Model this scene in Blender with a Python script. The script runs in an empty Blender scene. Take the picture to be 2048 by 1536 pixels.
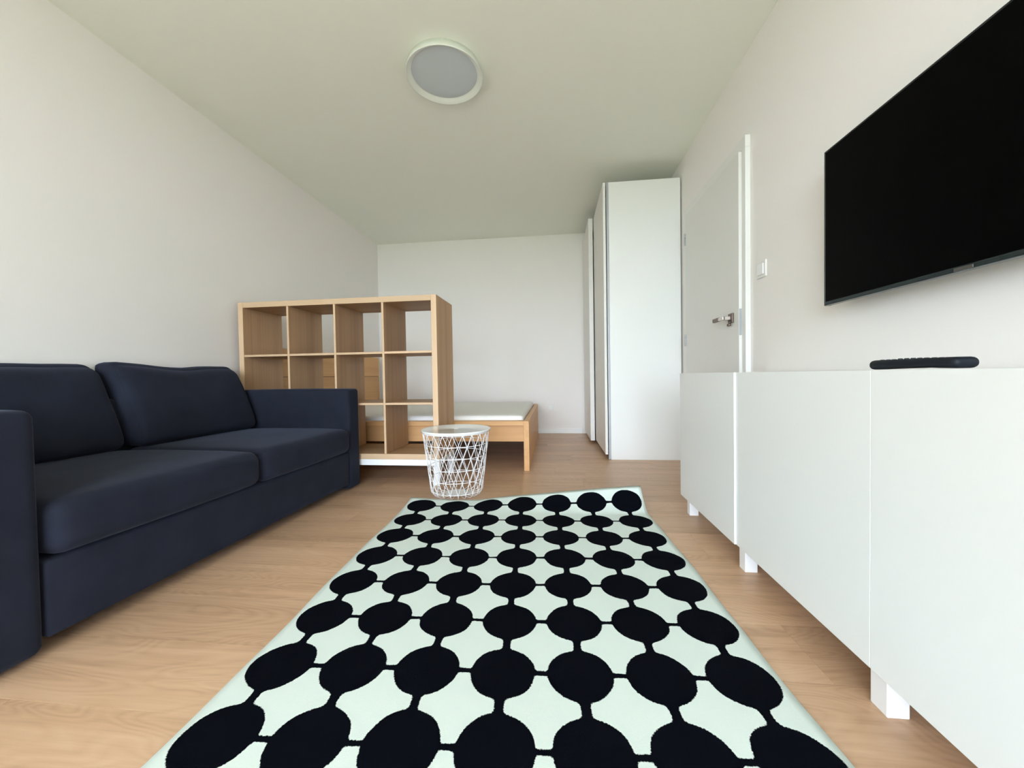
import bpy, bmesh, math, random
from mathutils import Vector, Matrix, noise

random.seed(7)
S = bpy.context.scene
COL = S.collection

# ------------------------------------------------------------------ camera
F_PX, YAW, PITCH, ROLL, CAM_Z = 758.26, 0.1083, -0.0211, -0.0164, 0.7401
cy, sy, cp, sp = math.cos(YAW), math.sin(YAW), math.cos(PITCH), math.sin(PITCH)
fwd = Vector((-sy * cp, cy * cp, sp))
rgt0 = Vector((cy, sy, 0))
up0 = rgt0.cross(fwd)
rgt = math.cos(ROLL) * rgt0 + math.sin(ROLL) * up0
upv = -math.sin(ROLL) * rgt0 + math.cos(ROLL) * up0
cam_d = bpy.data.cameras.new('camera')
cam_d.sensor_width = 36.0
cam_d.lens = F_PX * 36.0 / 2048.0
cam_d.clip_start = 0.02
cam = bpy.data.objects.new('camera', cam_d)
COL.objects.link(cam)
M = Matrix((rgt, upv, -fwd)).transposed().to_4x4()
M.translation = Vector((0, 0, CAM_Z))
cam.matrix_world = M
S.camera = cam

# ------------------------------------------------------------------ room size (metres)
XL, XR, YF, YB, HC = -2.30, 1.093, -2.60, 4.859, 2.514     # left, right, window wall, far wall, ceiling
WX0, WX1, WZ0, WZ1 = -2.05, 0.85, 0.06, 2.40               # window opening in the wall behind the camera

# ------------------------------------------------------------------ world, light, exposure
w = bpy.data.worlds.new('overcast_sky')
S.world = w
w.use_nodes = True
bg = w.node_tree.nodes['Background']
bg.inputs['Color'].default_value = (0.865, 0.97, 1.135, 1)
bg.inputs['Strength'].default_value = 11.5
pd = bpy.data.lights.new('window_portal', 'AREA')
pd.shape = 'RECTANGLE'
pd.size, pd.size_y = WX1 - WX0, WZ1 - WZ0
pd.cycles.is_portal = True
po = bpy.data.objects.new('window_portal', pd)
COL.objects.link(po)
po.location = ((WX0 + WX1) / 2, YF - 0.02, (WZ0 + WZ1) / 2)
po.rotation_euler = (math.radians(90), 0, 0)
vs = S.view_settings
vs.view_transform = 'Standard'
vs.look = 'None'
vs.exposure = 0.82
vs.gamma = 1.0
vs.use_curve_mapping = False
S.cycles.use_denoising = True
S.cycles.max_bounces = 10
S.cycles.diffuse_bounces = 7
S.cycles.transparent_max_bounces = 8


# ------------------------------------------------------------------ materials
def new_mat(name):
    m = bpy.data.materials.new(name)
    m.use_nodes = True
    nt = m.node_tree
    return m, nt, nt.nodes['Principled BSDF']


def plain(name, col, rough=0.5, metal=0.0, spec=0.5, coat=0.0, sheen=0.0, bump=None):
    m, nt, b = new_mat(name)
    b.inputs['Base Color'].default_value = (*col, 1)
    b.inputs['Roughness'].default_value = rough
    b.inputs['Metallic'].default_value = metal
    b.inputs['Specular IOR Level'].default_value = spec
    b.inputs['Coat Weight'].default_value = coat
    b.inputs['Coat Roughness'].default_value = 0.1
    if sheen:
        b.inputs['Sheen Weight'].default_value = sheen
        b.inputs['Sheen Roughness'].default_value = 0.5
    if bump:
        scale, dist, strength = bump
        tc = nt.nodes.new('ShaderNodeTexCoord')
        n = nt.nodes.new('ShaderNodeTexNoise')
        n.inputs['Scale'].default_value = scale
        n.inputs['Detail'].default_value = 4
        bp = nt.nodes.new('ShaderNodeBump')
        bp.inputs['Strength'].default_value = strength
        bp.inputs['Distance'].default_value = dist
        nt.links.new(tc.outputs['Object'], n.inputs['Vector'])
        nt.links.new(n.outputs['Fac'], bp.inputs['Height'])
        nt.links.new(bp.outputs['Normal'], b.inputs['Normal'])
    return m


def wood(name, dark, mid, light, axis, rough=0.4, across=60.0, along=1.2, swirl=0.0, per_object=True, spec=0.4):
    """grain running along the given axis (0, 1, 2) of the object's own coordinates"""
    m, nt, b = new_mat(name)
    L = nt.links.new
    tc = nt.nodes.new('ShaderNodeTexCoord')
    oi = nt.nodes.new('ShaderNodeObjectInfo')
    off = nt.nodes.new('ShaderNodeVectorMath')
    off.operation = 'SCALE'
    off.inputs[0].default_value = (17.3, 23.1, 9.7)
    L(oi.outputs['Random'], off.inputs['Scale'])
    add = nt.nodes.new('ShaderNodeVectorMath')
    add.operation = 'ADD'
    L(tc.outputs['Object'], add.inputs[0])
    if per_object:
        L(off.outputs[0], add.inputs[1])
    vec = add.outputs[0]

    def scaled(v, a, c):
        mp = nt.nodes.new('ShaderNodeMapping')
        s = [c, c, c]
        s[axis] = a
        mp.inputs['Scale'].default_value = s
        L(v, mp.inputs['Vector'])
        return mp.outputs[0]

    def noise_tex(v, det=4, rough_=0.6, dist=0.0):
        n = nt.nodes.new('ShaderNodeTexNoise')
        n.inputs['Scale'].default_value = 1.0
        n.inputs['Detail'].default_value = det
        n.inputs['Roughness'].default_value = rough_
        n.inputs['Distortion'].default_value = dist
        L(v, n.inputs['Vector'])
        return n.outputs['Fac']

    fine = noise_tex(scaled(vec, along, across), 5, 0.65)
    broad = noise_tex(scaled(vec, along * 0.35, across * 0.16), 2, 0.5)
    mixv = nt.nodes.new('ShaderNodeMath')
    mixv.operation = 'MULTIPLY_ADD'
    L(fine, mixv.inputs[0])
    mixv.inputs[1].default_value = 0.5
    half = nt.nodes.new('ShaderNodeMath')
    half.operation = 'MULTIPLY'
    half.inputs[1].default_value = 0.5
    L(broad, half.inputs[0])
    L(half.outputs[0], mixv.inputs[2])
    val = mixv.outputs[0]
    if swirl:
        # cathedral grain: contour lines of a stretched smooth noise
        c1 = noise_tex(scaled(vec, 1.5, 6.5), 1.5, 0.45, 0.6)
        mul = nt.nodes.new('ShaderNodeMath')
        mul.operation = 'MULTIPLY'
        mul.inputs[1].default_value = 26.0
        L(c1, mul.inputs[0])
        fr = nt.nodes.new('ShaderNodeMath')
        fr.operation = 'PINGPONG'
        fr.inputs[1].default_value = 0.5
        L(mul.outputs[0], fr.inputs[0])
        ma = nt.nodes.new('ShaderNodeMath')
        ma.operation = 'MULTIPLY_ADD'
        L(fr.outputs[0], ma.inputs[0])
        ma.inputs[1].default_value = swirl
        L(val, ma.inputs[2])
        sub = nt.nodes.new('ShaderNodeMath')
        sub.operation = 'SUBTRACT'
        L(ma.outputs[0], sub.inputs[0])
        sub.inputs[1].default_value = swirl * 0.25
        val = sub.outputs[0]
    rp = nt.nodes.new('ShaderNodeValToRGB')
    e = rp.color_ramp.elements
    e[0].position, e[0].color = 0.30, (*dark, 1)
    e[1].position, e[1].color = 0.70, (*light, 1)
    k = rp.color_ramp.elements.new(0.5)
    k.color = (*mid, 1)
    L(val, rp.inputs['Fac'])
    hsv = nt.nodes.new('ShaderNodeHueSaturation')
    vr = nt.nodes.new('ShaderNodeMapRange')
    vr.inputs['To Min'].default_value = 0.92 if per_object else 1.0
    vr.inputs['To Max'].default_value = 1.07 if per_object else 1.0
    L(oi.outputs['Random'], vr.inputs['Value'])
    L(vr.outputs[0], hsv.inputs['Value'])
    L(rp.outputs['Color'], hsv.inputs['Color'])
    L(hsv.outputs['Color'], b.inputs['Base Color'])
    b.inputs['Roughness'].default_value = rough
    b.inputs['Specular IOR Level'].default_value = spec
    bp = nt.nodes.new('ShaderNodeBump')
    bp.inputs['Strength'].default_value = 0.15
    bp.inputs['Distance'].default_value = 0.001
    L(fine, bp.inputs['Height'])
    L(bp.outputs['Normal'], b.inputs['Normal'])
    return m


M_WALL = plain('wall_paint', (0.87, 0.835, 0.81), 0.9, spec=0.2, bump=(180, 0.0006, 0.25))
M_CEIL = plain('ceiling_paint', (0.875, 0.89, 0.815), 0.95, spec=0.15, bump=(160, 0.0006, 0.2))
M_TRIM = plain('white_trim', (0.86, 0.87, 0.86), 0.4)
M_DOORW = plain('door_white', (0.76, 0.75, 0.72), 0.45)
M_CASING = plain('door_casing', (0.80, 0.795, 0.77), 0.45)
M_WARD = plain('wardrobe_white', (0.82, 0.825, 0.81), 0.35)
M_WDOOR = plain('wardrobe_gloss_door', (0.80, 0.78, 0.74), 0.42)
M_ALU = plain('aluminium_profile', (0.42, 0.44, 0.46), 0.5, metal=0.4)
M_CAB = plain('cabinet_white', (0.84, 0.86, 0.85), 0.38)
M_DARK = plain('dark_gap', (0.02, 0.018, 0.016), 0.9)
M_LEGW = plain('white_leg', (0.86, 0.87, 0.88), 0.35)
M_WIRE = plain('white_wire', (0.88, 0.87, 0.87), 0.35)
M_LID = plain('white_lid', (0.84, 0.86, 0.86), 0.15, coat=0.15)
M_MATT = plain('mattress_white', (0.88, 0.87, 0.85), 0.95, spec=0.1, bump=(120, 0.002, 0.3))
M_LAMP = plain('lamp_white', (0.80, 0.83, 0.78), 0.4)
M_DIFF = plain('lamp_diffuser', (0.58, 0.64, 0.67), 0.35)
M_TVS = plain('tv_screen', (0.0012, 0.0012, 0.0011), 0.35, spec=0.025)
M_TVB = plain('tv_body', (0.012, 0.013, 0.015), 0.45)
M_TVZ = plain('tv_bezel', (0.03, 0.045, 0.05), 0.25, metal=0.6)
M_TVL = plain('tv_badge', (0.10, 0.095, 0.09), 0.3, metal=0.5)
M_REM = plain('remote_black', (0.008, 0.011, 0.017), 0.5, spec=0.2)
M_REMB = plain('remote_button', (0.02, 0.024, 0.032), 0.6)
M_BRONZE = plain('handle_bronze', (0.16, 0.115, 0.09), 0.4, metal=0.8)
M_NICKEL = plain('handle_nickel', (0.62, 0.56, 0.52), 0.35, metal=0.6)
M_SWITCH = plain('switch_white', (0.82, 0.81, 0.78), 0.4)
M_FRAME = plain('window_white', (0.82, 0.82, 0.82), 0.4)
M_CONC = plain('added_slab_concrete', (0.50, 0.49, 0.45), 0.9, spec=0.1, bump=(40, 0.004, 0.4))
M_GRASS = plain('lawn_green', (0.16, 0.19, 0.09), 0.95, spec=0.1, bump=(8, 0.05, 0.5))
M_GAS = plain('galvanised', (0.45, 0.46, 0.47), 0.4, metal=0.8)

M_FLOOR = wood('floor_oak', (0.43, 0.262, 0.16), (0.585, 0.375, 0.238), (0.67, 0.455, 0.305), 0, 0.36, 50, 1.8, swirl=0.20)
M_OAK_Z = wood('shelf_oak_upright', (0.33, 0.185, 0.095), (0.45, 0.272, 0.145), (0.52, 0.33, 0.18), 2, 0.5, 70, 0.6)
M_OAK_X = wood('shelf_oak_level', (0.33, 0.185, 0.095), (0.45, 0.272, 0.145), (0.52, 0.33, 0.18), 0, 0.5, 70, 0.6)
M_EDGE_Z = wood('shelf_edge_upright', (0.56, 0.385, 0.24), (0.62, 0.43, 0.27), (0.67, 0.48, 0.31), 2, 0.5, 90, 0.6)
M_EDGE_X = wood('shelf_edge_level', (0.56, 0.385, 0.24), (0.62, 0.43, 0.27), (0.67, 0.48, 0.31), 0, 0.5, 90, 0.6)
M_BED_X = wood('bed_oak_rail', (0.57, 0.30, 0.115), (0.65, 0.36, 0.15), (0.70, 0.41, 0.185), 0, 0.45, 60, 0.8)
M_BED_Y = wood('bed_oak_board', (0.57, 0.30, 0.115), (0.65, 0.36, 0.15), (0.70, 0.41, 0.185), 1, 0.45, 60, 0.8)


def fabric(name, col, sheen):
    m, nt, b = new_mat(name)
    L = nt.links.new
    tc = nt.nodes.new('ShaderNodeTexCoord')
    n = nt.nodes.new('ShaderNodeTexNoise')
    n.inputs['Scale'].default_value = 9
    n.inputs['Detail'].default_value = 3
    L(tc.outputs['Object'], n.inputs['Vector'])
    rp = nt.nodes.new('ShaderNodeValToRGB')
    rp.color_ramp.elements[0].position = 0.3
    rp.color_ramp.elements[0].color = (*[c * 0.85 for c in col], 1)
    rp.color_ramp.elements[1].position = 0.7
    rp.color_ramp.elements[1].color = (*[c * 1.12 for c in col], 1)
    L(n.outputs['Fac'], rp.inputs['Fac'])
    L(rp.outputs['Color'], b.inputs['Base Color'])
    b.inputs['Roughness'].default_value = 0.95
    b.inputs['Specular IOR Level'].default_value = 0.15
    b.inputs['Sheen Weight'].default_value = sheen
    b.inputs['Sheen Roughness'].default_value = 0.4
    b.inputs['Sheen Tint'].default_value = (0.6, 0.7, 1.0, 1)
    v = nt.nodes.new('ShaderNodeTexNoise')
    v.inputs['Scale'].default_value = 700
    v.inputs['Detail'].default_value = 2
    L(tc.outputs['Object'], v.inputs['Vector'])
    bp = nt.nodes.new('ShaderNodeBump')
    bp.inputs['Strength'].default_value = 0.35
    bp.inputs['Distance'].default_value = 0.001
    L(v.outputs['Fac'], bp.inputs['Height'])
    L(bp.outputs['Normal'], b.inputs['Normal'])
    return m


M_SOFA = fabric('sofa_fabric', (0.0155, 0.0182, 0.031), 0.09)


def glass_mat():
    m = bpy.data.materials.new('window_glass')
    m.use_nodes = True
    nt = m.node_tree
    nt.nodes.clear()
    o = nt.nodes.new('ShaderNodeOutputMaterial')
    mx = nt.nodes.new('ShaderNodeMixShader')
    t = nt.nodes.new('ShaderNodeBsdfTransparent')
    g = nt.nodes.new('ShaderNodeBsdfGlossy')
    g.inputs['Roughness'].default_value = 0.02
    t.inputs['Color'].default_value = (0.97, 0.985, 0.98, 1)
    mx.inputs['Fac'].default_value = 0.05
    nt.links.new(t.outputs[0], mx.inputs[1])
    nt.links.new(g.outputs[0], mx.inputs[2])
    nt.links.new(mx.outputs[0], o.inputs['Surface'])
    return m


M_GLASS = glass_mat()


# ------------------------------------------------------------------ mesh helpers
def link(name, me, mat, parent=None, loc=(0, 0, 0)):
    o = bpy.data.objects.new(name, me)
    COL.objects.link(o)
    o.location = loc
    if mat and not me.materials:
        me.materials.append(mat)
    if parent:
        o.parent = parent
    return o


def from_bm(name, bm, mat, parent=None, loc=(0, 0, 0), smooth=False):
    bmesh.ops.recalc_face_normals(bm, faces=bm.faces[:])
    me = bpy.data.meshes.new(name)
    bm.to_mesh(me)
    bm.free()
    if smooth:
        me.polygons.foreach_set('use_smooth', [True] * len(me.polygons))
    return link(name, me, mat, parent, loc)


def add_box(bm, x0, x1, y0, y1, z0, z1, bevel=0.0, seg=2):
    r = bmesh.ops.create_cube(bm, size=1.0)
    vs_ = r['verts']
    bmesh.ops.scale(bm, verts=vs_, vec=(x1 - x0, y1 - y0, z1 - z0))
    bmesh.ops.translate(bm, verts=vs_, vec=((x0 + x1) / 2, (y0 + y1) / 2, (z0 + z1) / 2))
    if bevel:
        es = list({e for v in vs_ for e in v.link_edges})
        bmesh.ops.bevel(bm, geom=es, offset=bevel, segments=seg, profile=0.5, affect='EDGES')


def box(name, x0, x1, y0, y1, z0, z1, mat, parent=None, bevel=0.0, seg=2):
    """a box whose origin sits in its own centre"""
    bm = bmesh.new()
    c = ((x0 + x1) / 2, (y0 + y1) / 2, (z0 + z1) / 2)
    add_box(bm, x0 - c[0], x1 - c[0], y0 - c[1], y1 - c[1], z0 - c[2], z1 - c[2], bevel, seg)
    return from_bm(name, bm, mat, parent, c)


def empty(name, loc=(0, 0, 0), rz=0.0):
    o = bpy.data.objects.new(name, None)
    o.empty_display_size = 0.1
    COL.objects.link(o)
    o.location = loc
    o.rotation_euler = (0, 0, rz)
    return o


def tag(o, label, cat, group=None):
    o['label'] = label
    o['category'] = cat
    if group:
        o['group'] = group
    return o


def struct(o, label=None, cat=None):
    o['kind'] = 'structure'
    if label:
        o['label'] = label
    if cat:
        o['category'] = cat
    return o


def tube(bm, pts, r, sides=6, closed=False):
    n = len(pts)
    rings = []
    for i, p in enumerate(pts):
        p = Vector(p)
        a = Vector(pts[(i - 1) % n] if (closed or i > 0) else pts[i])
        b = Vector(pts[(i + 1) % n] if (closed or i < n - 1) else pts[i])
        t = (b - a).normalized()
        ref = Vector((0, 0, 1)) if abs(t.z) < 0.9 else Vector((1, 0, 0))
        u = t.cross(ref).normalized()
        v = t.cross(u)
        rings.append([bm.verts.new(p + r * (math.cos(2 * math.pi * k / sides) * u + math.sin(2 * math.pi * k / sides) * v)) for k in range(sides)])
    m = n if closed else n - 1
    for i in range(m):
        A, B = rings[i], rings[(i + 1) % n]
        for k in range(sides):
            bm.faces.new((A[k], A[(k + 1) % sides], B[(k + 1) % sides], B[k]))
    if not closed:
        bm.faces.new(rings[0])
        bm.faces.new(rings[-1][::-1])


def lathe(bm, prof, n=64):
    """profile of (r, z), revolved about z; ends on the axis are closed when r == 0"""
    rows = []
    for r, z in prof:
        if r < 1e-6:
            rows.append([bm.verts.new((0, 0, z))])
        else:
            rows.append([bm.verts.new((r * math.cos(2 * math.pi * k / n), r * math.sin(2 * math.pi * k / n), z)) for k in range(n)])
    for A, B in zip(rows, rows[1:]):
        for k in range(n):
            k2 = (k + 1) % n
            if len(A) == 1:
                bm.faces.new((A[0], B[k], B[k2]))
            elif len(B) == 1:
                bm.faces.new((A[k], A[k2], B[0]))
            else:
                bm.faces.new((A[k], A[k2], B[k2], B[k]))


def soft_box(bm, sx, sy_, sz, r, n=20, shape=None):
    """rounded box of full sizes sx, sy_, sz about the origin with a grid on every face; shape(p, q) moves points"""
    hx, hy, hz = sx / 2, sy_ / 2, sz / 2
    cache = {}

    def vert(a, b, c):
        key = (round(a, 6), round(b, 6), round(c, 6))
        if key in cache:
            return cache[key]
        p = Vector((a * hx, b * hy, c * hz))
        q = Vector((max(-hx + r, min(hx - r, p.x)), max(-hy + r, min(hy - r, p.y)), max(-hz + r, min(hz - r, p.z))))
        d = p - q
        if d.length > 1e-9:
            p = q + d.normalized() * r
        if shape:
            p = shape(p, (a, b, c))
        v = bm.verts.new(p)
        cache[key] = v
        return v

    def warp(t, h):
        # put more grid lines into the rounded rim
        k = r / h
        s = abs(t)
        e = 0.6
        o = s * (1 - k) / e if s < e else (1 - k) + k * math.sin((s - e) / (1 - e) * math.pi / 2)
        return math.copysign(o, t)

    g = [-1 + 2 * i / n for i in range(n + 1)]
    gx, gy, gz = [warp(t, hx) for t in g], [warp(t, hy) for t in g], [warp(t, hz) for t in g]
    for i in range(n):
        for j in range(n):
            for s in (-1, 1):
                bm.faces.new([vert(s, gy[i], gz[j]), vert(s, gy[i + 1], gz[j]), vert(s, gy[i + 1], gz[j + 1]), vert(s, gy[i], gz[j + 1])])
                bm.faces.new([vert(gx[i], s, gz[j]), vert(gx[i + 1], s, gz[j]), vert(gx[i + 1], s, gz[j + 1]), vert(gx[i], s, gz[j + 1])])
                bm.faces.new([vert(gx[i], gy[j], s), vert(gx[i + 1], gy[j], s), vert(gx[i + 1], gy[j + 1], s), vert(gx[i], gy[j + 1], s)])


# ------------------------------------------------------------------ room shell
TH = 0.12
struct(box('ceiling', XL - TH, XR + TH, YF - TH, YB + TH, HC, HC + TH, M_CEIL), 'off-white plastered ceiling of the room', 'ceiling')
struct(box('wall_left', XL - TH, XL, YF - TH, YB + TH, -0.1, HC, M_WALL), 'plain warm white wall behind the sofa', 'wall')
struct(box('wall_right', XR, XR + TH, YF - TH, YB + TH, -0.1, HC, M_WALL), 'plain white wall with the television and door', 'wall')
struct(box('wall_back', XL, XR, YB, YB + TH, -0.1, HC, M_WALL), 'plain white far wall behind the bed', 'wall')
bm = bmesh.new()
add_box(bm, XL, WX0, YF - TH, YF, -0.1, HC)
add_box(bm, WX1, XR, YF - TH, YF, -0.1, HC)
add_box(bm, WX0, WX1, YF - TH, YF, -0.1, WZ0)
add_box(bm, WX0, WX1, YF - TH, YF, WZ1, HC)
struct(from_bm('wall_front', bm, M_WALL), 'white window wall behind the camera', 'wall')

fl = box('floor', XL, XR, YF, YB, -0.10, -0.012, M_DARK)
struct(fl, 'light oak laminate floor of wide planks', 'floor')
PW = 0.214
y = 1.17 - PW * 20
row = 0
G = 0.00025
while y < YB:
    ya, yb = max(y, YF), min(y + PW, YB)
    if yb - ya > 0.005:
        x = XL - random.uniform(0.1, 1.25)
        while x < XR:
            xa, xb = max(x, XL), min(x + 1.38, XR)
            if xb - xa > 0.02:
                bm = bmesh.new()
                c = ((xa + xb) / 2, (ya + yb) / 2, -0.006)
                hx_, hy_ = (xb - xa) / 2 - G, (yb - ya) / 2 - G
                add_box(bm, -hx_, hx_, -hy_, hy_, -0.006, 0.006, 0.0003, 1)
                o = from_bm('plank', bm, M_FLOOR, fl)
                o.location = (c[0] - fl.location[0], c[1] - fl.location[1], c[2] - fl.location[2])
            x += 1.38
    y += PW
    row += 1

struct(box('baseboard_back', XL + 0.012, 0.36, YB - 0.012, YB, 0.0, 0.062, M_TRIM, bevel=0.003), 'low white skirting board along the far wall', 'baseboard')
struct(box('baseboard_left', XL, XL + 0.010, YF, YB, 0.0, 0.062, M_TRIM, bevel=0.003), 'low white skirting board behind the sofa', 'baseboard')
bm = bmesh.new()
add_box(bm, XR - 0.012, XR, YF, 0.26, 0.0, 0.062, 0.003)
add_box(bm, XR - 0.012, XR, 2.09, 2.172, 0.0, 0.062, 0.003)
struct(from_bm('baseboard_right', bm, M_TRIM), 'low white skirting board under the television wall', 'baseboard')

# window behind the camera
win = struct(empty('window_1', ((WX0 + WX1) / 2, YF - 0.06, WZ0)), 'white framed window behind the camera', 'window')
ww, wh = WX1 - WX0, WZ1 - WZ0
bm = bmesh.new()
add_box(bm, -ww / 2, ww / 2, -0.035, 0.035, 0, 0.06)
add_box(bm, -ww / 2, ww / 2, -0.035, 0.035, wh - 0.06, wh)
for xc in (-ww / 2 + 0.03, -ww / 6, ww / 6, ww / 2 - 0.03):
    add_box(bm, xc - 0.03, xc + 0.03, -0.035, 0.035, 0.06, wh - 0.06)
from_bm('window_frame', bm, M_FRAME, win)
for i in range(3):
    xa = -ww / 2 + ww / 3 * i + (0.06 if i == 0 else 0.03)
    xb = -ww / 2 + ww / 3 * (i + 1) - (0.06 if i == 2 else 0.03)
    box('window_pane', xa, xb, -0.004, 0.004, 0.06, wh - 0.06, M_GLASS, win)
box('window_sill', -ww / 2 - 0.05, ww / 2 + 0.05, 0.058, 0.20, -0.03, 0.0, M_FRAME, win, 0.004)
bounce = box('bounce_slab', XL - 0.3, XR + 0.3, YF - 1.75, YF - TH, -0.16, -0.02, M_CONC)  # added unseen slab, bounces daylight up onto the ceiling
blocker = box('sky_block_slab', XL - 0.3, XR + 0.3, YF - 1.75, YF - TH, 2.52, 2.68, M_CONC)  # added unseen overhang, keeps high sky light off the near floor
struct(blocker, 'added unseen concrete slab above the window, blocks high sky light', 'added slab')
struct(bounce, 'added unseen concrete slab outside the window, bounces light to the ceiling', 'added slab')
gr = box('ground', -60, 60, -120, YF - 2.0, -3.3, -3.2, M_GRASS)
struct(gr, 'green lawn outside below the window', 'lawn')

# door in the right wall
DY0, DY1, DZ = 2.279, 3.136, 1.976
dr = struct(empty('door_1', (XR, (DY0 + DY1) / 2, 0)), 'flush white interior door with bronze lever handle', 'door')
ox, oy = XR, (DY0 + DY1) / 2


def dbox(name, x0, x1, y0, y1, z0, z1, mat, par=dr, bevel=0.0):
    return box(name, x0 - ox, x1 - ox, y0 - oy, y1 - oy, z0, z1, mat, par, bevel)


dbox('door_leaf', 1.050, XR - 0.001, DY0, DY1, 0.006, DZ, M_DOORW, bevel=0.002)
bm = bmesh.new()
CW = 0.041
add_box(bm, 1.065 - ox, -0.0005, DY0 - 0.002 - CW - 0.06 * 0 - oy, DY0 - 0.002 - oy, 0, DZ + 0.003, 0.002)
add_box(bm, 1.065 - ox, -0.0005, DY1 + 0.002 - oy, DY1 + 0.002 + 0.065 - oy, 0, DZ + 0.003, 0.002)
add_box(bm, 1.065 - ox, -0.0005, DY0 - 0.002 - CW - oy, DY1 + 0.067 - oy, DZ + 0.003, DZ + 0.068, 0.002)
from_bm('door_frame', bm, M_CASING, dr)
for z in (1.79, 1.0, 0.22):
    bm = bmesh.new()
    for k in range(3):
        lathe(bm, [(0, k * 0.03), (0.006, k * 0.03), (0.006, k * 0.03 + 0.028), (0, k * 0.03 + 0.028)], 12)
    from_bm('hinge', bm, M_ALU, dr, (1.046 - ox, DY1 + 0.004 - oy, z - 0.045))
dbox('latch_plate', 1.0515, 1.0645, DY0 - 0.0012, DY0 + 0.0005, 0.95, 1.10, M_ALU)
hd = empty('handle')
hd.parent = dr
hd.location = (1.050 - ox, 2.366 - oy, 1.058)
box('rosette', -0.010, 0.0, -0.028, 0.028, -0.028, 0.028, M_BRONZE, hd, 0.002)
bm = bmesh.new()
add_box(bm, -0.052, -0.010, -0.010, 0.010, -0.009, 0.011, 0.003)
add_box(bm, -0.056, -0.042, -0.010, 0.052, -0.009, 0.011, 0.003)
from_bm('lever_neck', bm, M_NICKEL, hd)
box('lever_grip', -0.0575, -0.0415, 0.050, 0.130, -0.0095, 0.0135, M_BRONZE, hd, 0.002)
box('thumb_turn', -0.022, -0.008, -0.012, 0.016, -0.046, -0.031, M_BRONZE, hd, 0.003)

# ------------------------------------------------------------------ rug
RW, RL, SXR, SYR = 1.335, 1.95, 0.1915, 0.197
rr = math.radians(2.4)


def rug_z(u, v):
    """u across (-.66 .. .66), v metres from the far edge; the far right corner stands up"""
    t = max(0.0, min(1.0, (u + 0.26) / 0.90))
    h = 0.095 * t ** 0.85 * (1 if u > -0.26 else 0)
    cl = max(0.0, min(1.0, (-0.42 - u) / 0.25))
    h += 0.016 * cl
    h += 0.004
    ln = 0.20
    k = max(0.0, 1 - v / ln)
    z = h * (k ** 1.35)
    return z


m, nt, b = new_mat('rug_dots')
L = nt.links.new


def math_node(op, a, b_=None, c=None):
    n = nt.nodes.new('ShaderNodeMath')
    n.operation = op
    for i, v in enumerate((a, b_, c)):
        if v is None:
            continue
        if isinstance(v, (int, float)):
            n.inputs[i].default_value = v
        else:
            L(v, n.inputs[i])
    return n.outputs[0]


uvn = nt.nodes.new('ShaderNodeUVMap')
uvn.uv_map = 'weave'
nz = nt.nodes.new('ShaderNodeTexNoise')
nz.inputs['Scale'].default_value = 260
nz.inputs['Detail'].default_value = 1
L(uvn.outputs[0], nz.inputs['Vector'])
nz2 = nt.nodes.new('ShaderNodeTexNoise')
nz2.inputs['Scale'].default_value = 14
nz2.inputs['Detail'].default_value = 1
L(uvn.outputs[0], nz2.inputs['Vector'])
sep = nt.nodes.new('ShaderNodeSeparateXYZ')
L(uvn.outputs[0], sep.inputs[0])
U, V = sep.outputs[0], sep.outputs[1]          # metres: U from the middle column, V from the first row of dots
fx = math_node('SUBTRACT', math_node('FLOORED_MODULO', math_node('ADD', U, SXR / 2), SXR), SXR / 2)
fy = math_node('SUBTRACT', math_node('FLOORED_MODULO', math_node('ADD', V, SYR / 2), SYR), SYR / 2)
dd = math_node('SUBTRACT', math_node('SQRT', math_node('ADD', math_node('MULTIPLY', fx, fx), math_node('MULTIPLY', fy, fy))), 0.0802)
hv = math_node('MAXIMUM', math_node('SUBTRACT', math_node('ABSOLUTE', fx), 0.0108), math_node('MAXIMUM', math_node('SUBTRACT', 0.0, V), math_node('SUBTRACT', V, SYR * 9)))
hh = math_node('MAXIMUM', math_node('SUBTRACT', math_node('ABSOLUTE', fy), 0.0072), math_node('SUBTRACT', math_node('ABSOLUTE', U), SXR * 3))
sm = math_node('SMOOTH_MIN', math_node('SMOOTH_MIN', dd, hv, 0.018), hh, 0.010)
sm = math_node('ADD', sm, math_node('MULTIPLY', math_node('SUBTRACT', nz.outputs['Fac'], 0.5), 0.0050))
sm = math_node('ADD', sm, math_node('MULTIPLY', math_node('SUBTRACT', nz2.outputs['Fac'], 0.5), 0.008))
fac = nt.nodes.new('ShaderNodeMapRange')
fac.inputs['From Min'].default_value = -0.0008
fac.inputs['From Max'].default_value = 0.0008
L(sm, fac.inputs['Value'])
mix = nt.nodes.new('ShaderNodeMix')
mix.data_type = 'RGBA'
L(fac.outputs[0], mix.inputs['Factor'])
mix.inputs['A'].default_value = (0.0025, 0.0032, 0.006, 1)
mix.inputs['B'].default_value = (0.70, 0.785, 0.745, 1)
L(mix.outputs['Result'], b.inputs['Base Color'])
b.inputs['Roughness'].default_value = 0.95
b.inputs['Specular IOR Level'].default_value = 0.03
nz3 = nt.nodes.new('ShaderNodeTexNoise')
nz3.inputs['Scale'].default_value = 900
L(uvn.outputs[0], nz3.inputs['Vector'])
bp = nt.nodes.new('ShaderNodeBump')
bp.inputs['Strength'].default_value = 0.4
bp.inputs['Distance'].default_value = 0.002
L(nz3.outputs['Fac'], bp.inputs['Height'])
L(bp.outputs['Normal'], b.inputs['Normal'])
M_RUG = m

bm = bmesh.new()
uvl = bm.loops.layers.uv.new('weave')
NU, NV = 60, 90
TK = 0.008
V0 = 0.103                                    # far edge lies this far beyond the first row
top, bot = [], []
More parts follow.
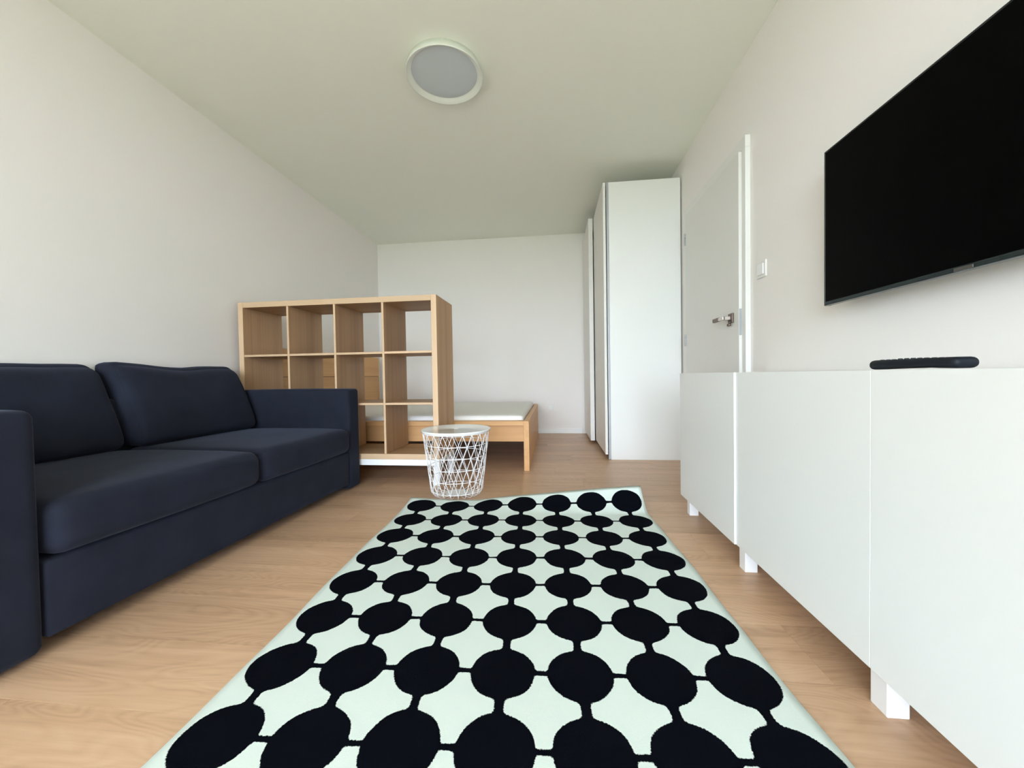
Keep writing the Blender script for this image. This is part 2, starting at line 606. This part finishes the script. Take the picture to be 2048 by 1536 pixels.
# walk each thread from the near edge so that its length is kept where it rises
for i in range(NU + 1):
    u = -RW / 2 + RW * i / NU
    yy, colt, colb = 0.0, [], []
    for j in range(NV + 1):
        v = RL * (1 - (j / NV)) if j < 45 else None
        s = RL * (j / NV)
        v = RL - s
        z = rug_z(u, v)
        if j:
            ds = RL / NV
            dz = z - zp
            yy += math.sqrt(max(ds * ds - dz * dz, (0.15 * ds) ** 2))
        zp = z
        wob = 0.004 * math.sin(6.0 * s + 0.7) * (u / (RW / 2)) + 0.0015 * math.sin(17 * s)
        colt.append(bm.verts.new((u + wob, yy, z + TK + 0.0012 * math.sin(9 * u + 5 * s))))
        colb.append(bm.verts.new((u + wob, yy, z + 0.0005)))
    top.append(colt)
    bot.append(colb)


def rface(vl, uvs):
    f = bm.faces.new(vl)
    for lp, t in zip(f.loops, uvs):
        lp[uvl].uv = t
    f.smooth = True


def ruv(i, j):
    return (-RW / 2 + RW * i / NU, RL * (1 - j / NV) - V0)


for i in range(NU):
    for j in range(NV):
        q = [(i, j), (i + 1, j), (i + 1, j + 1), (i, j + 1)]
        rface([top[a][c] for a, c in q], [ruv(a, c) for a, c in q])
        rface([bot[a][c] for a, c in q[::-1]], [(9, 9.0985)] * 4)
EDGE = (9.0, SYR * 46.5)
for i in range(NU):
    for j in (0, NV):
        rface([top[i][j], top[i + 1][j], bot[i + 1][j], bot[i][j]], [EDGE] * 4)
for j in range(NV):
    for i in (0, NU):
        rface([top[i][j], top[i][j + 1], bot[i][j + 1], bot[i][j]], [EDGE] * 4)
rug = from_bm('rug', bm, M_RUG)
# row 6, column 4 of the dots is at (-0.139, 1.111) on the floor
far_v = V0 + SYR * 5
ex = Vector((math.cos(rr), math.sin(rr), 0))
ey = Vector((-math.sin(rr), math.cos(rr), 0))
rug.location = Vector((-0.141, 1.112, 0)) - ey * (RL - far_v)
rug.rotation_euler = (0, 0, rr)
tag(rug, 'white rug patterned with linked black dots, one far corner curled up', 'rug')

# ------------------------------------------------------------------ sofa
so = tag(empty('sofa', (-1.376, 0.70, 0), -0.0273), 'dark navy two-seat fabric sofa along the left wall', 'sofa')
SL, SD, AW, ARM_Z, NA = 1.775, 0.895, 0.13, 0.672, 0.172
IN0, IN1 = NA, SL - AW
MID = (IN0 + IN1) / 2


def soft(name, x0, x1, y0, y1, z0, z1, r, n=16, shape=None, par=so):
    bm_ = bmesh.new()
    c = ((x0 + x1) / 2, (y0 + y1) / 2, (z0 + z1) / 2)
    soft_box(bm_, x1 - x0, y1 - y0, z1 - z0, r, n, shape)
    return from_bm(name, bm_, M_SOFA, par, c, smooth=True)


def arm_shape(p, q):
    p = p.copy()
    p.z += 0.004 * (1 - q[0] ** 2) * (q[2] > 0.9)
    return p


soft('base', -SD + 0.02, -0.004, IN0 + 0.002, IN1 - 0.002, 0.045, 0.256, 0.010, 12)
soft('arm', -SD, 0.0, 0.0, IN0 - 0.001, 0.012, ARM_Z, 0.028, 18, arm_shape)
soft('arm', -SD, 0.0, IN1 + 0.001, SL, 0.012, ARM_Z, 0.022, 18, arm_shape)
soft('back_frame', -SD, -SD + 0.13, IN0 + 0.001, IN1 - 0.001, 0.2565, 0.66, 0.03, 14)


def seat_shape(p, q):
    a, b_, c = q
    p = p.copy()
    k = max(0.0, (1 - b_ * b_)) ** 0.5
    if c > 0:
        p.z += 0.016 * c * k * max(0.0, 1 - a * a)
    if a > 0.5:
        p.x += 0.010 * (a - 0.5) * 2 * k
    p += 0.0025 * noise.noise_vector(p * 7 + Vector((b_, 3, 1)))
    return p


for y0, y1 in ((IN0 + 0.004, MID - 0.001), (MID + 0.001, IN1 - 0.004)):
    soft('seat_cushion', -SD + 0.135, 0.014, y0, y1, 0.2605, 0.415, 0.045, 26, seat_shape)


def back_shape(kind):
    def f(p, q):
        a, b_, c = q                      # a thickness (+ = front), b along the sofa, c height
        p = p.copy()
        ed = max(0.0, (1 - b_ * b_)) ** 0.5
        eh = max(0.0, 1 - c * c) ** 0.5
        # plump front, thinner top
        if a > 0:
            p.x += 0.030 * a * ed * eh
        th = (c + 1) / 2
        p.x *= 1.0 - 0.25 * th * th
        p.x -= 0.115 * th + 0.03 * th * th           # leans back
        if kind == 'far':
            p.z += th * (0.020 * max(0.0, -b_) ** 2 - 0.012 * math.exp(-((b_ - 0.05) / 0.35) ** 2) + 0.004 * b_)
            p.x += 0.020 * max(0.0, -b_) * (1 - 0.4 * th)
            d = math.exp(-((c - 0.25 - 0.25 * (b_ + 1)) / 0.05) ** 2) * max(0.0, 1 - (b_ + 1) / 0.35)
            if a > 0:
                p.x -= 0.010 * d
            d2 = math.exp(-((c - 0.62 + 0.3 * (b_ + 1)) / 0.05) ** 2) * max(0.0, 1 - (b_ + 1) / 0.3)
            if a > 0:
                p.x -= 0.006 * d2
        else:
            p.z += th * 0.006 * b_
            p.x -= 0.02 * max(0.0, b_)
        p += 0.005 * noise.noise_vector(p * 6 + Vector((5, 0, 2 if kind == 'far' else 7)))
        return p
    return f


soft('back_cushion', -0.845, -0.655, IN0 + 0.006, MID - 0.006, 0.418, 0.826, 0.060, 30, back_shape('near'))
soft('back_cushion', -0.825, -0.635, MID - 0.002, IN1 - 0.006, 0.418, 0.832, 0.060, 30, back_shape('far'))
for yy in (0.14, SL - 0.14):
    for xx in (-SD + 0.14, -0.14):
        box('foot', xx - 0.025, xx + 0.025, yy - 0.025, yy + 0.025, 0.0, 0.050, M_DARK, so, 0.003)

# ------------------------------------------------------------------ shelving unit (room divider)
KW, KD, KH, KL, KT, KS = 1.47, 0.39, 1.12, 0.1785, 0.0385, 0.016
sh = tag(empty('shelving_unit', (-2.2458, 2.5071, 0), -0.0087), 'oak-effect open cube shelving unit on a white underframe', 'shelf')


def lam(name, x0, x1, y0, y1, z0, z1, m_face, m_edge, par=sh):
    """veneered board: front and back edges carry a lighter edge band"""
    o = box(name, x0, x1, y0, y1, z0, z1, m_face, par, 0.0012, 1)
    o.data.materials.append(m_edge)
    for p in o.data.polygons:
        if abs(p.normal.y) > 0.8:
            p.material_index = 1
    return o


z0, z1 = KL, KL + KH
lam('side_panel', 0, KT, 0, KD, z0, z1, M_OAK_Z, M_EDGE_Z)
lam('side_panel', KW - KT, KW, 0, KD, z0, z1, M_OAK_Z, M_EDGE_Z)
lam('top_panel', KT, KW - KT, 0, KD, z1 - KT, z1, M_OAK_X, M_EDGE_X)
lam('bottom_panel', KT, KW - KT, 0, KD, z0, z0 + KT, M_OAK_X, M_EDGE_X)
CWD = (KW - 2 * KT - 3 * KS) / 4
CHT = (KH - 2 * KT - 2 * KS) / 3
for i in range(3):
    xa = KT + CWD * (i + 1) + KS * i
    lam('divider', xa, xa + KS, 0.002, KD - 0.002, z0 + KT, z1 - KT, M_OAK_Z, M_EDGE_Z)
for j in range(2):
    za = z0 + KT + CHT * (j + 1) + KS * j
    for i in range(4):
        xa = KT + CWD * i + KS * i
        lam('shelf_board', xa, xa + CWD, 0.002, KD - 0.002, za, za + KS, M_OAK_X, M_EDGE_X)
uf = empty('underframe')
uf.parent = sh
for yy in (0.002, KD - 0.042):
    box('beam', 0.0, KW, yy, yy + 0.040, KL - 0.042, KL - 0.0005, M_LEGW, uf, 0.002)
    for xx in (0.0, KW - 0.042):
        box('leg', xx, xx + 0.042, yy, yy + 0.040, 0.0, KL - 0.0425, M_LEGW, uf, 0.002)
for xx in (0.0, KW - 0.042):
    box('cross_beam', xx, xx + 0.042, 0.0425, KD - 0.0425, KL - 0.042, KL - 0.0005, M_LEGW, uf, 0.002)

# ------------------------------------------------------------------ bed and mattress
BX0, BX1, BY0, BY1 = -2.282, -0.192, 2.928, 4.700
bd = tag(empty('bed', ((BX0 + BX1) / 2, (BY0 + BY1) / 2, 0)), 'low oak veneer bed frame with high headboard behind the shelving', 'bed')
bo = bd.location


def bbox(name, x0, x1, y0, y1, z0, z1, mat, bevel=0.002, par=bd):
    return box(name, x0 - bo.x, x1 - bo.x, y0 - bo.y, y1 - bo.y, z0, z1, mat, par, bevel)


bbox('footboard', BX1 - 0.042, BX1, BY0, BY1, 0.0, 0.388, M_BED_Y)
bbox('headboard_panel', BX0, BX0 + 0.042, BY0, BY1, 0.765, 1.0, M_BED_Y)
bbox('headboard_panel', BX0, BX0 + 0.042, BY0, BY1, 0.0, 0.761, M_BED_Y)
bbox('headboard_core', BX0 + 0.004, BX0 + 0.036, BY0 + 0.004, BY1 - 0.004, 0.755, 0.772, M_DARK)
for ya, yb in ((BY0 + 0.040, BY0 + 0.065), (BY1 - 0.065, BY1 - 0.040)):
    bbox('side_rail', BX0 + 0.042, BX1 - 0.042, ya, yb, 0.222, 0.352, M_BED_X)
for ya, yb in ((BY0, BY0 + 0.075), (BY1 - 0.075, BY1)):
    bbox('rail_ledge', BX0 + 0.042, BX1 - 0.042, ya, yb, 0.3525, 0.388, M_BED_X)
bbox('centre_beam', BX0 + 0.042, BX1 - 0.042, (BY0 + BY1) / 2 - 0.03, (BY0 + BY1) / 2 + 0.03, 0.20, 0.262, M_GAS)
for i in range(14):
    xs = BX0 + 0.10 + i * 0.143
    bbox('slat', xs, xs + 0.07, BY0 + 0.066, BY1 - 0.066, 0.264, 0.276, M_BED_Y, 0.001)
bm = bmesh.new()


def mat_shape(p, q):
    p = p.copy()
    if q[2] > 0.9:
        p.z += 0.003 * noise.noise(Vector((p.x * 5, p.y * 5, 1)))
    return p


MX0, MX1, MY0, MY1, MZ0, MZ1 = BX0 + 0.05, BX1 - 0.050, BY0 + 0.080, BY1 - 0.080, 0.2765, 0.424
soft_box(bm, MX1 - MX0, MY1 - MY0, MZ1 - MZ0, 0.03, 20, mat_shape)
mt = from_bm('mattress', bm, M_MATT, None, ((MX0 + MX1) / 2, (MY0 + MY1) / 2, (MZ0 + MZ1) / 2), smooth=True)
tag(mt, 'bare white mattress lying in the oak bed frame', 'mattress')

# ------------------------------------------------------------------ wardrobe
WA0, WA1, WB0, WB1, WHT = 0.4913, 1.081, 3.346, 4.846, 2.380
wd = tag(empty('wardrobe', ((WA0 + WA1) / 2, (WB0 + WB1) / 2, 0)), 'tall white wardrobe with two glossy sliding doors in the far corner', 'wardrobe')
wo = wd.location


def wbox(name, x0, x1, y0, y1, za, zb, mat, bevel=0.0015):
    return box(name, x0 - wo.x, x1 - wo.x, y0 - wo.y, y1 - wo.y, za, zb, mat, wd, bevel)


wbox('side_panel', WA0, WA1, WB0, WB0 + 0.018, 0.0, WHT, M_WARD)
wbox('side_panel', WA0, WA1, WB1 - 0.018, WB1, 0.0, WHT, M_WARD)
wbox('top_panel', WA0, WA1, WB0 + 0.018, WB1 - 0.018, WHT - 0.018, WHT, M_WARD)
wbox('bottom_panel', WA0, WA1, WB0 + 0.018, WB1 - 0.018, 0.064, 0.082, M_WARD)
wbox('plinth', WA0 + 0.02, WA0 + 0.036, WB0 + 0.018, WB1 - 0.018, 0.0, 0.0635, M_DARK)
wbox('back_panel', WA1 - 0.012, WA1 - 0.004, WB0 + 0.018, WB1 - 0.018, 0.0825, WHT - 0.0185, M_WARD)
wbox('edge_profile', 0.4725, WA0 - 0.0005, WB0 + 0.001, WB0 + 0.030, 0.003, WHT + 0.004, M_ALU)
wbox('edge_profile', 0.4725, WA0 - 0.0005, WB1 - 0.030, WB1 - 0.001, 0.003, WHT + 0.004, M_ALU)
wbox('top_rail', 0.4675, WA0 - 0.0005, WB0 + 0.031, WB1 - 0.031, WHT - 0.050, WHT - 0.012, M_ALU)
wbox('bottom_rail', 0.470, WA0 - 0.0005, WB0 + 0.031, WB1 - 0.031, 0.062, 0.082, M_ALU)
WM = (WB0 + WB1) / 2
wbox('sliding_door', 0.4440, 0.4660, WB0 + 0.002, WM + 0.02, 0.045, WHT, M_WDOOR)
wbox('sliding_door', 0.3890, 0.4330, WM - 0.012, WB1 - 0.001, 0.040, WHT, M_WDOOR)

# ------------------------------------------------------------------ sideboard cabinets under the television
CB, CY0 = 0.6696, 0.8813
cab_labels = ['white sideboard cabinet on legs nearest the camera', 'middle white sideboard cabinet between two others',
              'far white sideboard cabinet nearest the wardrobe']
for k in range(3):
    ya, yb = CY0 - 0.6 + 0.6 * k, CY0 + 0.6 * k
    ce = tag(empty('cabinet', (CB + 0.21, (ya + yb) / 2, 0)), cab_labels[k], 'cabinet', 'white sideboard cabinets below the television')
    off = -0.006 if k == 2 else 0.0

    def cbox(name, x0, x1, y0, y1, za, zb, mat, bevel=0.0012):
        return box(name, x0 - CB - 0.21, x1 - CB - 0.21, y0 - (ya + yb) / 2, y1 - (ya + yb) / 2, za, zb, mat, ce, bevel)

    xf, xb = CB + 0.019, CB + 0.418
    cbox('side_panel', xf, xb, ya + 0.0005, ya + 0.018, 0.10, 0.74, M_CAB)
    cbox('side_panel', xf, xb, yb - 0.018, yb - 0.0005, 0.10, 0.74, M_CAB)
    cbox('top_panel', xf, xb, ya + 0.018, yb - 0.018, 0.722, 0.74, M_CAB)
    cbox('bottom_panel', xf, xb, ya + 0.018, yb - 0.018, 0.10, 0.118, M_CAB)
    cbox('back_panel', xb - 0.006, xb - 0.001, ya + 0.018, yb - 0.018, 0.1185, 0.7215, M_CAB)
    cbox('door', CB + off, CB + 0.0175, ya + 0.0006, yb - 0.0006, 0.0985, 0.7395, M_CAB, 0.0006)
    if k == 2:
        ly = [yb - 0.041]
    else:
        ly = [yb - 0.011]
    if k == 0:
        ly.append(ya + 0.002)
    for yl in ly:
        for xl in (CB + 0.026, xb - 0.06):
            cbox('leg', xl, xl + 0.044, yl, yl + 0.044 - (0.006 if k == 2 else 0), 0.0, 0.0995, M_LEGW, 0.002)

# ------------------------------------------------------------------ television
tv = tag(empty('television', (XR, 1.0425, 0.98)), 'large black flat-screen television mounted on the right wall', 'television')
TW, THH = 0.965, 0.560


def tbox(name, x0, x1, y0, y1, za, zb, mat, bevel=0.0015):
    return box(name, x0 - XR, x1 - XR, y0, y1, za, zb, mat, tv, bevel)


tbox('screen', 1.0008, 1.006, -TW / 2 + 0.006, TW / 2 - 0.006, 0.014, THH - 0.006, M_TVS, 0.0)
bm = bmesh.new()
add_box(bm, 1.000 - XR, 1.022 - XR, -TW / 2, -TW / 2 + 0.0055, 0.0, THH, 0.001)
add_box(bm, 1.000 - XR, 1.022 - XR, TW / 2 - 0.0055, TW / 2, 0.0, THH, 0.001)
add_box(bm, 1.000 - XR, 1.022 - XR, -TW / 2 + 0.0055, TW / 2 - 0.0055, THH - 0.0055, THH, 0.001)
from_bm('bezel', bm, M_TVB, tv)
tbox('lower_bezel', 0.9985, 1.022, -TW / 2 + 0.0055, TW / 2 - 0.0055, 0.0, 0.0135, M_TVZ, 0.003)
tbox('badge', 0.9955, 0.9984, -0.022, 0.022, 0.001, 0.009, M_TVL, 0.0008)
tbox('rear_housing', 1.0065, 1.022, -TW / 2 + 0.006, TW / 2 - 0.006, 0.014, THH - 0.006, M_TVB, 0.0)
tbox('rear_housing', 1.0225, 1.058, -TW / 2 + 0.10, TW / 2 - 0.10, 0.03, THH - 0.16, M_TVB, 0.008)
tbox('wall_bracket', 1.0585, XR - 0.0005, -0.15, 0.15, 0.12, 0.34, M_TVB)

# ------------------------------------------------------------------ remote control
rc = tag(empty('remote_control', (0.745, 0.865, 0.7405)), 'slim black remote control lying on the white sideboard', 'remote')
bm = bmesh.new()


def rem_shape(p, q):
    p = p.copy()
    if q[2] < -0.9:
        p.z += 0.0035 * math.exp(-((p.y + 0.030) / 0.010) ** 2)
        p.z += 0.002 * (1 - (p.y / 0.097) ** 2)
    return p


soft_box(bm, 0.044, 0.194, 0.0215, 0.0100, 20, rem_shape)
from_bm('remote_body', bm, M_REM, rc, (0, 0, 0.01085), smooth=True)
for i in range(9):
    for j in (-1, 0, 1):
        bm = bmesh.new()
        h = 0.0022 if i in (3, 4, 5) else 0.0012
        lathe(bm, [(0, 0), (0.0042, 0), (0.0040, h * 0.7), (0.003, h), (0, h)], 10)
        from_bm('button', bm, M_REMB, rc, (j * 0.012, 0.068 - i * 0.0145, 0.0212))

# ------------------------------------------------------------------ wall fittings
ls = tag(empty('light_switch', (XR, 2.118, 1.274)), 'white rocker light switch on the wall beside the door', 'switch')
box('switch_frame', -0.009, -0.0003, -0.042, 0.042, -0.042, 0.042, M_SWITCH, ls, 0.002)
box('rocker', -0.0145, -0.0092, -0.028, 0.028, -0.028, 0.028, M_TRIM, ls, 0.002)
pw = tag(empty('power_outlet', (-0.036, YB, 0.33)), 'small white power outlet low on the far wall', 'outlet')
box('outlet_frame', -0.041, 0.041, -0.010, -0.0003, -0.041, 0.041, M_SWITCH, pw, 0.002)
bm = bmesh.new()
lathe(bm, [(0.020, 0.0), (0.026, 0.0), (0.026, 0.004), (0.021, 0.004), (0.019, -0.006), (0, -0.006)], 32)
so_ = from_bm('socket', bm, M_TRIM, pw, (0, -0.0102, 0))
so_.rotation_euler = (math.radians(90), 0, 0)
for dx in (-0.0095, 0.0095):
    bm = bmesh.new()
    lathe(bm, [(0, 0), (0.0028, 0), (0.0028, 0.0016), (0, 0.0016)], 12)
    s2 = from_bm('contact', bm, M_DARK, pw, (dx, -0.0058, 0))
    s2.rotation_euler = (math.radians(90), 0, 0)

# ------------------------------------------------------------------ ceiling lamp
cl = tag(empty('ceiling_lamp', (-0.598, 2.172, HC)), 'round white flush ceiling lamp, switched off', 'ceiling lamp')
bm = bmesh.new()
lathe(bm, [(0.160, -0.0005), (0.204, -0.0005), (0.2165, -0.039), (0.2192, -0.044), (0.2185, -0.0475), (0.2145, -0.0475),
           (0.198, -0.034), (0.187, -0.027), (0.175, -0.026)], 96)
from_bm('lamp_housing', bm, M_LAMP, cl, smooth=True)
bm = bmesh.new()
lathe(bm, [(0.1885, -0.0265), (0.184, -0.029), (0.12, -0.031), (0.0, -0.032)], 96)
from_bm('lamp_diffuser', bm, M_DIFF, cl, smooth=True)

# ------------------------------------------------------------------ wire basket side table
bk = tag(empty('side_table', (-0.614, 2.336, 0)), 'white wire basket side table with a round lid at the end of the rug', 'side table')
BT, BR0, BR1, ZB = 0.398, 0.161, 0.207, 0.030


def rad(z):
    return BR0 + (BR1 - BR0) * max(0.0, (z - ZB)) / (BT - ZB)


def wire_pts(turn):
    pts = []
    n = 16
    for i in range(n + 1):
        z = BT - (BT - ZB) * i / n
        a = turn * i / n
        pts.append((rad(z) * math.cos(a), rad(z) * math.sin(a), z))
    for r_, z_ in ((BR0 - 0.012, 0.014), (BR0 - 0.026, 0.006), (0.12, 0.004), (0.05, 0.004)):
        pts.append((r_ * math.cos(turn), r_ * math.sin(turn), z_))
    return pts


NW = 22
for turn in (math.radians(41.5), -math.radians(41.5)):
    bm = bmesh.new()
    pts = wire_pts(turn)
    if turn < 0:
        pts = pts[:-2]
    tube(bm, pts, 0.0018, 5)
    proto = from_bm('wire', bm, M_WIRE, bk, smooth=True)
    for k in range(1, NW):
        c = proto.copy()
        COL.objects.link(c)
        c.parent = bk
        c.rotation_euler = (0, 0, 2 * math.pi * k / NW)
for z in (0.036, 0.109, 0.182, 0.255, 0.328):
    bm = bmesh.new()
    r_ = rad(z) - 0.002
    tube(bm, [(r_ * math.cos(2 * math.pi * k / 64), r_ * math.sin(2 * math.pi * k / 64), z) for k in range(64)], 0.0021, 5, True)
    from_bm('ring', bm, M_WIRE, bk, smooth=True)
bm = bmesh.new()
tube(bm, [(0.207 * math.cos(2 * math.pi * k / 64), 0.207 * math.sin(2 * math.pi * k / 64), BT) for k in range(64)], 0.003, 6, True)
from_bm('top_ring', bm, M_WIRE, bk, smooth=True)
bm = bmesh.new()
lathe(bm, [(0, 0.0062), (0.070, 0.0062), (0.070, 0.0085), (0, 0.0085)], 48)
from_bm('base_plate', bm, M_WIRE, bk)
bm = bmesh.new()
lathe(bm, [(0.013, 0.0), (0.213, 0.0), (0.2155, 0.002), (0.2165, 0.011), (0.2145, 0.0135), (0.209, 0.0125), (0.018, 0.0125), (0.014, 0.011), (0.013, 0.0)], 96)
ld = from_bm('lid', bm, M_LID, bk, (0, 0, BT + 0.0035), smooth=True)
bm = bmesh.new()
lathe(bm, [(0.0, 0.004), (0.0128, 0.004), (0.0128, 0.0128), (0.0, 0.0128)], 24)
from_bm('finger_hole_plug', bm, M_TRIM, ld, (0, 0, 0))
